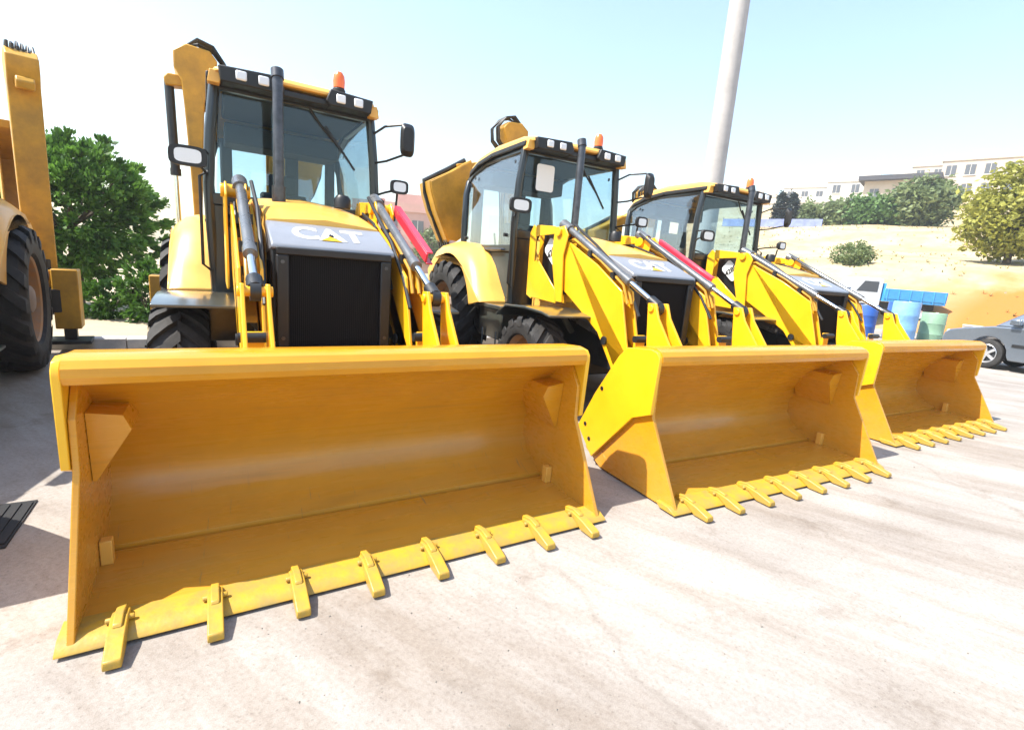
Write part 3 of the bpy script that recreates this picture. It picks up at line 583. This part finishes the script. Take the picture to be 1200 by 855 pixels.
# ------------------------------------------------------------------ trees
BARK = mat('bark', (.10,.075,.05), .9, var=.4, vscale=12, bump=.6, bscale=20)
def crown_mesh(seed, rx, ry, rz, clumps, per, leaf, cs, elong=1.6, shell=.55, squash=.0, mat_=None, parent=None, loc=(0,0,0), tuft=False):
    rnd = random.Random(seed); vs = []; fs = []; tone = []
    for _ in range(clumps):
        while True:
            p = Vector((rnd.uniform(-1,1),rnd.uniform(-1,1),rnd.uniform(-1,1)))
            if shell < p.length < 1: break
        wob = 1 + .22*mn.noise(p*1.7 + Vector((seed*3.1,0,0))) 
        d = p.normalized(); c = Vector((p.x*rx*wob, p.y*ry*wob, p.z*rz*wob)); s = cs*rnd.uniform(.6,1.3); tn = rnd.uniform(0,1)
        for _ in range(per):
            if tuft:
                q = (d*1.3 + Vector((rnd.gauss(0,.45),rnd.gauss(0,.45),rnd.gauss(.35,.4)))).normalized()
                pos = c + q*s*rnd.uniform(.1,1); ax = (q + Vector((rnd.gauss(0,.25),rnd.gauss(0,.25),rnd.gauss(0,.25)))).normalized()
            else:
                pos = c + Vector((rnd.gauss(0,.45),rnd.gauss(0,.45),rnd.gauss(0,.38)))*s
                ax = Vector((rnd.gauss(0,1),rnd.gauss(0,1),rnd.gauss(-.1,.7))).normalized()
            w = ax.cross(Vector((rnd.gauss(0,1),rnd.gauss(0,1),rnd.gauss(0,1)))).normalized(); l = leaf*rnd.uniform(.6,1.3)
            n = len(vs); vs += [pos-ax*l*elong*.5, pos+w*l*.42, pos+ax*l*elong*.5, pos-w*l*.42]; fs.append((n,n+1,n+2,n+3)); tone.append(max(0,min(1,tn*.6+rnd.uniform(0,.4))))
    me = bpy.data.meshes.new('crown'); me.from_pydata([tuple(v) for v in vs], [], fs)
    at = me.attributes.new('tone','FLOAT','FACE'); at.data.foreach_set('value', tone); me.materials.append(mat_)
    o = bpy.data.objects.new('crown', me); C.objects.link(o); o.parent = parent; o.location = loc
    return o
def tree(name, x, y, z, cz, rx, rz, label, cat, seed, mat_, leaf=.16, clumps=160, per=40, cs=.45, group=None, trunk=True, tr=.12, ry=None, **kw):
    root = empty(name, (x,y,z)); tag(root, label, cat, group)
    crown_mesh(seed, rx, ry or rx, rz, clumps, per, leaf, cs, mat_=mat_, parent=root, loc=(0,0,cz), **kw)
    rnd = random.Random(seed+99); m = MB()
    if trunk:
        m.tube([(0,0,-.2),(tr*.3,0,cz*.35),(tr*.1,tr*.3,cz*.75),(0,0,cz)], [tr*1.25,tr,tr*.85,tr*.6], 10)
    for k in range(7):
        a = k*2*math.pi/7+rnd.random(); e = rnd.uniform(.1,.75); L_ = rnd.uniform(.6,.9)
        b0 = (0,0,cz*(.55+.4*rnd.random()) if trunk else 0.0); b1 = (math.cos(a)*rx*L_*.5, math.sin(a)*rx*L_*.5, cz+rz*(e*.5-.2)); b2 = (math.cos(a)*rx*L_, math.sin(a)*rx*L_, cz+rz*(e-.1))
        m.tube([b0,b1,b2], [tr*.5,tr*.32,tr*.12], 6)
    m.build('trunk' if trunk else 'stem', BARK, root)
    return root
LDARK = leaf_mat('dark_green_leaves', (.03,.085,.010), (.18,.36,.05))
LMID = leaf_mat('mid_green_leaves', (.06,.13,.03), (.17,.29,.08))
LFRESH = leaf_mat('fresh_green_leaves', (.04,.11,.012), (.11,.24,.03))
LOLIVE = leaf_mat('olive_leaves', (.20,.21,.03), (.44,.43,.08))
LGREY = leaf_mat('grey_green_leaves', (.10,.14,.055), (.26,.32,.13))
LCYP = leaf_mat('cypress_leaves', (.008,.016,.012), (.02,.035,.025), trans=.15)
tree('round_tree', -2.35, 12.9, 0, 1.85, 1.38, 1.32, 'round dark green tree behind the kerb, beside the cut-off machine', 'tree', 3, LDARK, leaf=.08, clumps=640, per=50, cs=.26, tuft=True, shell=.30, tr=.10)
tree('leafy_shrub', -1.62, 11.2, 0, .28, .42, .34, 'bright green shrub under the round tree, farther from the front tyre', 'shrub', 5, LFRESH, leaf=.06, clumps=90, per=36, cs=.16, trunk=False, tr=.03, tuft=True, shell=.2, group='shrubs behind the kerb')
tree('leafy_shrub', -.95, 10.8, 0, .48, .45, .55, 'taller bright green shrub behind the kerb, against the tan fender', 'shrub', 6, LFRESH, leaf=.06, clumps=130, per=36, cs=.17, trunk=False, tr=.03, tuft=True, shell=.2, group='shrubs behind the kerb')

hz = lambda x, y: hill_h(x, y) - .15
G = 'trees on the hillside'
def ht(x, y, cz, rx, rz, label, seed, mt, **kw):
    a = dict(leaf=.34, clumps=120, per=30, cs=.9, group=G, tr=.16); a.update(kw)
    return tree('hill_tree', x, y, hz(x,y), cz, rx, rz, label, 'tree', seed, mt, **a)
tree('spreading_tree', 39.0, 10.6, hz(39,10.6), 2.8, 2.5, 2.45, 'large yellow-green tree above the orange bank, at the frame edge', 'tree', 11, LOLIVE, leaf=.20, clumps=260, per=36, cs=.6, tr=.16, shell=.3)
ht(64.5,25.0,2.5,2.7,2.3,'tall green tree with brownish gaps, left of the yellow-green one',21,LGREY,clumps=170,shell=.3)
ht(64.5,28.3,1.7,2.2,1.6,'rounded fresh green tree between the tall tree and lighter ones',22,LMID,clumps=150)
ht(63.5,30.6,1.5,1.9,1.5,'green hillside tree third from the tall gappy one',23,LMID)
ht(63.0,32.6,1.3,1.7,1.4,'grey-green hillside tree nearest the white house front',24,LGREY)
ht(62,35.3,1.4,1.0,1.5,'small grey-green tree beside the dark cypress pair',26,LGREY,clumps=60)
for i,(x,y,lb) in enumerate(((60.2,38.3,'dark cypress nearer the cab, one of a pair'),(60.8,37.2,'dark cypress farther from the cab, one of a pair'))):
    tree('cypress_tree', x, y, hz(x,y), 2.2, .62, 1.9, lb, 'tree', 31+i, LCYP, leaf=.22, clumps=90, per=34, cs=.4, group='dark cypresses', tr=.1)
tree('round_bush', 32.0, 15.4, hz(32,15.4), .5, 1.05, .7, 'low round green bush alone on the sandy slope', 'bush', 41, LGREY, leaf=.10, clumps=120, per=34, cs=.3, trunk=False, tr=.04)

# ------------------------------------------------------------------ buildings on the hill
CREAM = mat('cream_render', (.52,.44,.36), .9, var=.08, vscale=.6); PALE = mat('white_render', (.60,.56,.50), .9, var=.06, vscale=.6); PINKW = mat('pink_render', (.55,.34,.29), .9, var=.08, vscale=.6)
ROOFD = mat('dark_roof', (.06,.06,.07), .8); WIN = mat('window_glass', (.05,.06,.08), .1, spec=.8)
HWIN = mat('house_window', (.10,.105,.12), .2, spec=.7)
def house(x, y, z, w, d, h, rz, mt, label, rows=2, cols=4, roof='flat', stair=True):
    root = empty('hill_house', (x,y,z), rz); tag(root, label, 'house', 'houses on the hill')
    m = MB(); m.box(-d/2,d/2,-w/2,w/2,-6,h); wl = m.build('wall', mt, root, smooth=0)
    m = MB()
    if roof == 'dark': m.box(-d/2-1.2,d/2+.4,-w/2-.8,w/2+.8,h,h+.7)
    else:
        m.box(-d/2-.15,d/2+.15,-w/2-.15,w/2+.15,h,h+.25)
        m.box(-d/2,-d/2+.25,-w/2,w/2,h+.25,h+.9); m.box(-d/2+.25,d/2,-w/2,-w/2+.25,h+.25,h+.9); m.box(-d/2+.25,d/2,w/2-.25,w/2,h+.25,h+.9)
    m.build('roof', ROOFD if roof == 'dark' else mt, root, smooth=0)
    if stair:
        m = MB(); m.box(d*.05,d*.35,-w*.15,w*.15,h+.25,h+2.4); m.tube([(0,w*.3,h+.3),(0,w*.3,h+1.6)],.6,12); m.build('roof_tank', mt, root, smooth=0)
    w0 = None
    for r in range(rows):
        for c in range(cols):
            yy = -w/2 + w*(c+.5)/cols; zz = h*(r+.5)/rows
            if w0 is None:
                m = MB(); m.box(-.06,.02,-.6,.6,-.75,.75); w0 = m.build('window', HWIN, root, smooth=0, loc=(-d/2,yy,zz))
                m = MB(); m.box(-.12,-.06,-.72,.72,-.87,-.75); m.box(-.08,-.06,-.03,.03,-.75,.75); f0 = m.build('frame', PALE, w0, smooth=0)
            else:
                q = copy_tree(w0, root); q.location = (-d/2,yy,zz)
    return root
def at(x, y): return hill_h(x,y)
house(104,34.0,17.2,9,9,5.6,.28,CREAM,'tall cream house on the hilltop above the yellow-green tree')
house(109,26.5,17.6,13,10,4.6,.22,PINKW,'pinkish flat-roofed house at the right end of the hilltop row',rows=2,cols=4)
house(98,42.0,15.8,9,8,4.0,.3,CREAM,'low hilltop house under a long dark flat roof',rows=1,cols=3,roof='dark',stair=False)
house(108,52,17,12,9,5.0,.4,PALE,'white hilltop house behind the cluster of green trees',rows=2,cols=4)
house(118,66,17.5,14,10,6,.45,PALE,'wide white house in the middle of the hill behind the small trees',rows=2,cols=5)
house(80,44.5,11,7,7,3.2,.5,PALE,'small white house just above the green hedge of trees',rows=1,cols=3,stair=False)
house(112,78,15.5,10,9,6,.5,CREAM,'cream house beside the dark cypress pair, nearest the cab',rows=2,cols=3)
house(150,84,22,14,10,6,.5,PALE,'far white house highest on the ridge, left of the long dark roof',rows=2,cols=5)
house(150,60,25.5,12,10,5,.4,PALE,'far pale house on the ridge behind the cluster of green trees',rows=2,cols=4)
house(130,100,19,10,9,5,.6,CREAM,'cream house farthest left on the skyline, beside the third cab',rows=2,cols=3)
house(92,56,13,8,7,3.4,.45,PALE,'small pale house low on the slope, over the small grey-green tree',rows=1,cols=3,stair=False)
house(128,47,22,11,9,5.5,.3,CREAM,'far cream house on the ridge behind the long dark roof',rows=2,cols=4)
o = house(19.6,57.5,0,11,9,6.3,1.15,PINKW,'pink building seen in the gap between the first two cabs',rows=2,cols=4); o.name = 'pink_building'; del o['group']
tree('garden_tree', 20.6, 52.0, 0, 2.9, 1.9, 1.9, 'grey-green tree before the pink building, seen between two machines', 'tree', 51, LGREY, leaf=.25, clumps=90, per=30, cs=.7)

# blue screen fence along the foot of the trees
BLUEF = mat('blue_sheet', (.22,.26,.50), .6, var=.25, vscale=1.5)
f = empty('sheet_fence', (58.5,36.5,at(58.5,36.5)-.2), 0); tag(f, 'low bluish sheet fence along the slope below the cypress pair', 'fence')
d = Vector((.35,-.94,0)).normalized(); m = MB(); m.bar(tuple(-d*7+Vector((0,0,.75))), tuple(d*4+Vector((0,0,.75))), .05, .9); m.build('sheet_panel', BLUEF, f)
for k in range(7): p = -d*7 + d*(k*11/6) + Vector((.06,0,0)); mm = MB(); mm.tube([(p.x,p.y,0),(p.x,p.y,1.35)], .05, 8); mm.build('post', STEEL, f)

# ------------------------------------------------------------------ pole
PC = mat('pole_concrete', (.40,.38,.37), .75, var=.12, vscale=3, bump=.2, bscale=30)
o = empty('utility_pole', (9.89,8.03,0)); tag(o, 'tall grey concrete pole rising behind the third cab', 'pole')
m = MB(); m.tube([(0,0,-.1),(0,0,4),(0,0,11)], [.25,.225,.19], 24); m.build('shaft', PC, o)
m = MB(); m.box(-.4,.4,-.4,.4,-.05,.08); m.build('footing', PC, o, bevel=.01)
m = MB(); m.tube([(0,0,10.8),(.6,-.3,11.3),(1.5,-.75,11.5)], .05, 10); m.build('arm', STEEL, o)

# ------------------------------------------------------------------ parked car
CARP = mat('grey_car_paint', (.18,.21,.25), .25, metal=.6, coat=1); CGL = mat('car_window', (.30,.33,.36), .06, metal=.75); ALLOY = mat('alloy_wheel', (.6,.6,.62), .3, metal=.7)
def make_car():
    root = empty('parked_car', (15.50,4.12,.004), math.atan2(.995,.10))   # +x is the nose, origin at the near front wheel
    root.scale = (1,1,1.12)
    tag(root, 'dark grey saloon car cut off by the frame, beyond the last bucket', 'car')
    W = 1.68; y0 = -W+.10; y1 = .10
    side = [(.86,.30),(.90,.45),(.88,.62),(.80,.70),(.55,.76),(-.35,.92),(-.95,1.36),(-1.2,1.42),(-2.0,1.42),(-2.35,1.35),(-2.95,.98),(-3.4,.94),(-3.48,.80),(-3.46,.35),(-3.3,.25),(-2.98,.25)]
    def arch(cx): return [(cx+.36*math.cos(R(t)), .30+.36*math.sin(R(t))) for t in range(170,5,-20)]
    sec = []
    m = MB()
    body = [(.86,.28),(.91,.45),(.88,.64),(.78,.72),(.5,.79),(-.02,.88),(-1.2,.92),(-2.6,.94),(-3.4,.92),(-3.5,.78),(-3.47,.35),(-3.38,.26),(-2.97,.26)] + [(-2.62+.36*math.cos(R(t)), .30+.36*math.sin(R(t))) for t in range(180,-1,-20)] + [(-2.2,.22),(-.4,.22)] + [(.36*math.cos(R(t)), .30+.36*math.sin(R(t))) for t in range(180,-1,-20)] + [(.42,.24)]
    n = len(body); vs = []
    for (yy, ins) in ((y1-.06,.0),(y1,.0),(y1-.01,1),(y0+.01,1),(y0,0),(y0+.06,0)): pass
    m.prism(body, y0, y1, 'y'); b = m.build('body', CARP, root, bevel=.05, seg=3)
    m = MB(); cab = [(-.02,.88),(-.70,1.36),(-.9,1.40),(-2.05,1.40),(-2.25,1.36),(-2.95,.93)]
    k = len(cab); vs = [(a, y1-.04-(zb-.9)*.32, zb) for a,zb in cab] + [(a, y0+.04+(zb-.9)*.32, zb) for a,zb in cab]
    m.add(vs, [list(range(k)), list(range(k,2*k))[::-1]] + [(i,(i+1)%k,k+(i+1)%k,k+i) for i in range(k)]); m.build('cabin', CARP, b, bevel=.03, seg=3)
    def yv(zb): return y1-.035-(zb-.9)*.32
    for pts in ([(-.30,.95),(-.78,1.32),(-1.42,1.34),(-1.42,.95)], [(-1.50,.95),(-1.50,1.34),(-2.05,1.33),(-2.5,.97)]):
        m = MB(); m.add([(a,yv(zb),zb) for a,zb in pts]+[(a,yv(zb)-.01,zb) for a,zb in pts], [(0,1,2,3),(7,6,5,4)]+[(i,(i+1)%4,4+(i+1)%4,4+i) for i in range(4)]); m.build('side_window', CGL, b, smooth=0)
    m = MB(); off = Vector((.46,0,.65)).normalized()*.012
    q = [(-.12,y1-.12,.95),(-.68,y1-.22,1.345),(-.68,y0+.22,1.345),(-.12,y0+.12,.95)]; q = [Vector(p)+off for p in q]; q2 = [p-off*1.1 for p in q]
    m.add(q+q2, [(0,1,2,3),(7,6,5,4)]+[(i,(i+1)%4,4+(i+1)%4,4+i) for i in range(4)]); m.build('windshield', CGL, b, smooth=0)
    m = MB(); m.box(-.50,-.32,y1-.02,y1+.12,.94,1.05); m.build('mirror', CARP, b, bevel=.02)
    m = MB(); m.box(-3.2,-.42,y1-.004,y1+.012,.50,.56); m.build('trim_strip', BLACK, b)
    for yy in (y1-.30,y0+.06): m = MB(); m.prism([(.80,.60),(.885,.58),(.86,.70),(.72,.735)], yy, yy+.24,'y'); m.build('headlight', LAMP, b, bevel=.01)
    m = MB(); m.prism([(.90,.30),(.94,.42),(.92,.50),(.86,.50),(.85,.30)], y0+.02, y1-.02,'y'); m.build('bumper', BLACK, b, bevel=.015)
    for cx in (0,-2.62):
        for yy, sd in ((y1-.11,1),(y0+.11,-1)):
            m = MB(); m.lathe([(.19,-.09),(.25,-.10),(.29,-.085),(.305,-.05),(.305,.05),(.29,.085),(.25,.10),(.19,.09)], (0,0,0), 'y', 36); w = m.build('wheel', TYRE, b, loc=(cx,yy,.305))
            m = MB(); m.lathe([(.20,.085*sd),(.185,.095*sd),(.17,.07*sd),(.16,.05*sd)], (0,0,0), 'y', 30); m.lathe([(.001,.075*sd),(.05,.075*sd),(.055,.05*sd)], (0,0,0), 'y', 20)
            for s5 in range(5): a = s5*2*math.pi/5; m.bar((.04*math.cos(a),.06*sd,.04*math.sin(a)),(.175*math.cos(a),.06*sd,.175*math.sin(a)),.055,.03,(0,1,0))
            m.build('rim', ALLOY, w)
            m = MB(); m.lathe([(.001,.03*sd),(.17,.03*sd)], (0,0,0), 'y', 20); m.build('brake_disc', DARKM, w)
    return root
make_car()

# ------------------------------------------------------------------ pickup, drums, wall
BLUE = mat('blue_truck_paint', (.05,.30,.62), .35, coat=.4, var=.1); WTP = mat('white_truck_paint', (.72,.72,.72), .3, coat=.5)
t = empty('flatbed_truck', (27.0,11.1,.45), R(-38)); t.scale = (1,1,1); tag(t, 'small flatbed truck with white cab and bright blue bed', 'truck')
m = MB(); m.prism([(-.75,.55),(-.75,1.75),(-.85,1.80),(-1.60,1.80),(-1.72,1.75),(-2.05,1.20),(-2.12,1.15),(-2.15,.55)], -.8,.8,'y'); cb = m.build('truck_cab', WTP, t, bevel=.05, seg=3)
m = MB(); m.prism([(-.95,1.18),(-.95,1.65),(-1.55,1.65),(-1.85,1.18)], -.812,-.80,'y'); m.build('cab_window', WIN, cb)
m = MB(); m.prism([(-.95,1.18),(-.95,1.65),(-1.55,1.65),(-1.85,1.18)], .80,.812,'y'); m.build('cab_window', WIN, cb)
m = MB(); m.bar((-1.725,0,1.70),(-2.02,0,1.235),1.4,.02,(0,0,1)); m.build('windshield', WIN, cb)
m = MB(); m.box(-.70,1.9,-.9,.9,.80,.92); m.box(-.70,1.9,-.92,-.88,.92,1.38); m.box(-.70,1.9,.88,.92,.92,1.38); m.box(1.88,1.92,-.88,.88,.92,1.38); m.box(-.70,-.66,-.88,.88,.92,1.6)
for k in range(6): m.box(-.6+k*.48,-.55+k*.48,-.94,-.92,.80,1.38)
m.build('truck_bed', BLUE, t, bevel=.01)
m = MB(); m.box(-2.1,1.8,-.35,.35,.5,.78); m.build('truck_frame', DARKM, t)
for x in (-1.5,1.0):
    for y in (-.72,.72):
        m = MB(); m.lathe([(.18,-.10),(.30,-.10),(.34,-.06),(.34,.06),(.30,.10),(.18,.10)], (0,0,0),'y',28); w = m.build('wheel', TYRE, t, loc=(x,y,.345)); m = MB(); m.lathe([(.001,-.06),(.18,-.07),(.19,-.10),(.19,.10),(.18,.07),(.001,.06)],(0,0,0),'y',20); m.build('rim', WTP, w)
def drum(x, y, r, h, mt, label, lidmt=None, z=.004):
    o = empty('plastic_drum', (x,y,z)); tag(o, label, 'drum', 'drums beside the truck')
    m = MB(); m.lathe([(.001,0),(r*.96,0),(r,.02),(r,h*.30),(r*1.03,h*.33),(r,h*.36),(r,h*.64),(r*1.03,h*.67),(r,h*.70),(r,h*.97),(r*.95,h),(r*.93,h*.985),(.001,h*.985)], (0,0,0),'z',28); m.build('drum_body', mt, o)
    m = MB(); m.lathe([(.001,0),(.04,0),(.04,.03),(.001,.03)], (r*.5,0,h*.985),'z',10); m.build('bung', WHITE, o); return o
DB = mat('dark_blue_plastic', (.03,.10,.36), .4, var=.1); LB = mat('light_blue_plastic', (.18,.36,.62), .4, var=.15); GB = mat('pale_green_plastic', (.22,.36,.24), .5, var=.1)
drum(20.0,8.8,.36,1.12,DB,'dark blue plastic drum standing nearest the last bucket link')
drum(21.4,8.35,.36,1.30,DB,'dark blue plastic drum standing behind, at the truck cab')
drum(19.7,7.5,.38,1.35,LB,'light blue wide plastic drum in front of the blue truck bed')
drum(20.7,7.05,.34,1.05,GB,'pale green plastic drum beside the light blue one')
m = MB(); m.box(-.3,.3,-.25,.25,0,.06); m.box(-.26,.26,-.21,.21,.06,.85); m.box(-.29,.29,-.24,.24,.85,.92); o = m.build('white_cabinet', WTP, loc=(19.6,9.75,.004), bevel=.015); tag(o, 'white upright box standing beside the dark blue drum', 'box')
m = MB()
m.box(-.1,.1,-9,5.2,0,.52); m.box(-.14,.14,-9,5.2,.52,.58); o = m.build('low_wall', PALE, loc=(27.2,3.0,0), bevel=.01); tag(o, 'low white wall behind the grey car, below the orange bank', 'wall')

# ------------------------------------------------------------------ light and camera
sd = Vector((-.67,.17,1.0)).normalized(); el = math.asin(sd.z); 
W = bpy.data.worlds.new('World'); S.world = W; W.use_nodes = True; nt = W.node_tree; bg = nt.nodes['Background']
sky = nt.nodes.new('ShaderNodeTexSky'); sky.sky_type = 'NISHITA'; sky.sun_disc = False; sky.sun_elevation = el; sky.sun_rotation = math.atan2(sd.x, sd.y)
sky.air_density = 1.5; sky.dust_density = 1.0; sky.ozone_density = 1.6
nt.links.new(sky.outputs[0], bg.inputs['Color']); bg.inputs['Strength'].default_value = .148
l = bpy.data.lights.new('Sun', 'SUN'); l.energy = 5.0; l.angle = R(.5); l.color = (1,.95,.86); so = bpy.data.objects.new('Sun', l); C.objects.link(so)
so.rotation_euler = sd.to_track_quat('Z','Y').to_euler(); so.location = (-10,5,20)

hz_m = bpy.data.materials.new('air'); hz_m.use_nodes = True; nt = hz_m.node_tree; nt.nodes.clear()
ho = nt.nodes.new('ShaderNodeOutputMaterial'); hv = nt.nodes.new('ShaderNodeVolumePrincipled'); hv.inputs['Color'].default_value = (.95,.96,1,1); hv.inputs['Density'].default_value = .0013; hv.inputs['Anisotropy'].default_value = .3
nt.links.new(hv.outputs[0], ho.inputs['Volume'])
m = MB(); m.box(-60,330,-80,280,-7,52); tag(m.build('haze', hz_m, smooth=0), kind='stuff')
cam = bpy.data.cameras.new('Camera'); co = bpy.data.objects.new('Camera', cam); C.objects.link(co); S.camera = co
yaw, pit, rol = .5485, .195, .0804
fw = Vector((math.sin(yaw)*math.cos(pit), math.cos(yaw)*math.cos(pit), -math.sin(pit))); rt = Vector((math.cos(yaw),-math.sin(yaw),0)); up = rt.cross(fw)
r2 = rt*math.cos(rol)+up*math.sin(rol); u2 = up*math.cos(rol)-rt*math.sin(rol)
mw = Matrix((r2,u2,-fw)).transposed().to_4x4(); mw.translation = Vector((0,0,1.448)); co.matrix_world = mw
cam.sensor_width = 36; cam.lens = 579.8/1200*36; cam.clip_end = 3000; cam.clip_start = .05
S.view_settings.view_transform = 'Standard'; S.view_settings.look = 'None'; S.view_settings.gamma = 1; S.view_settings.use_curve_mapping = False
S.view_settings.exposure = 1.10
S.render.engine = 'CYCLES'; S.cycles.use_denoising = True; S.cycles.max_bounces = 8; S.cycles.transparent_max_bounces = 12; S.cycles.sample_clamp_indirect = 6
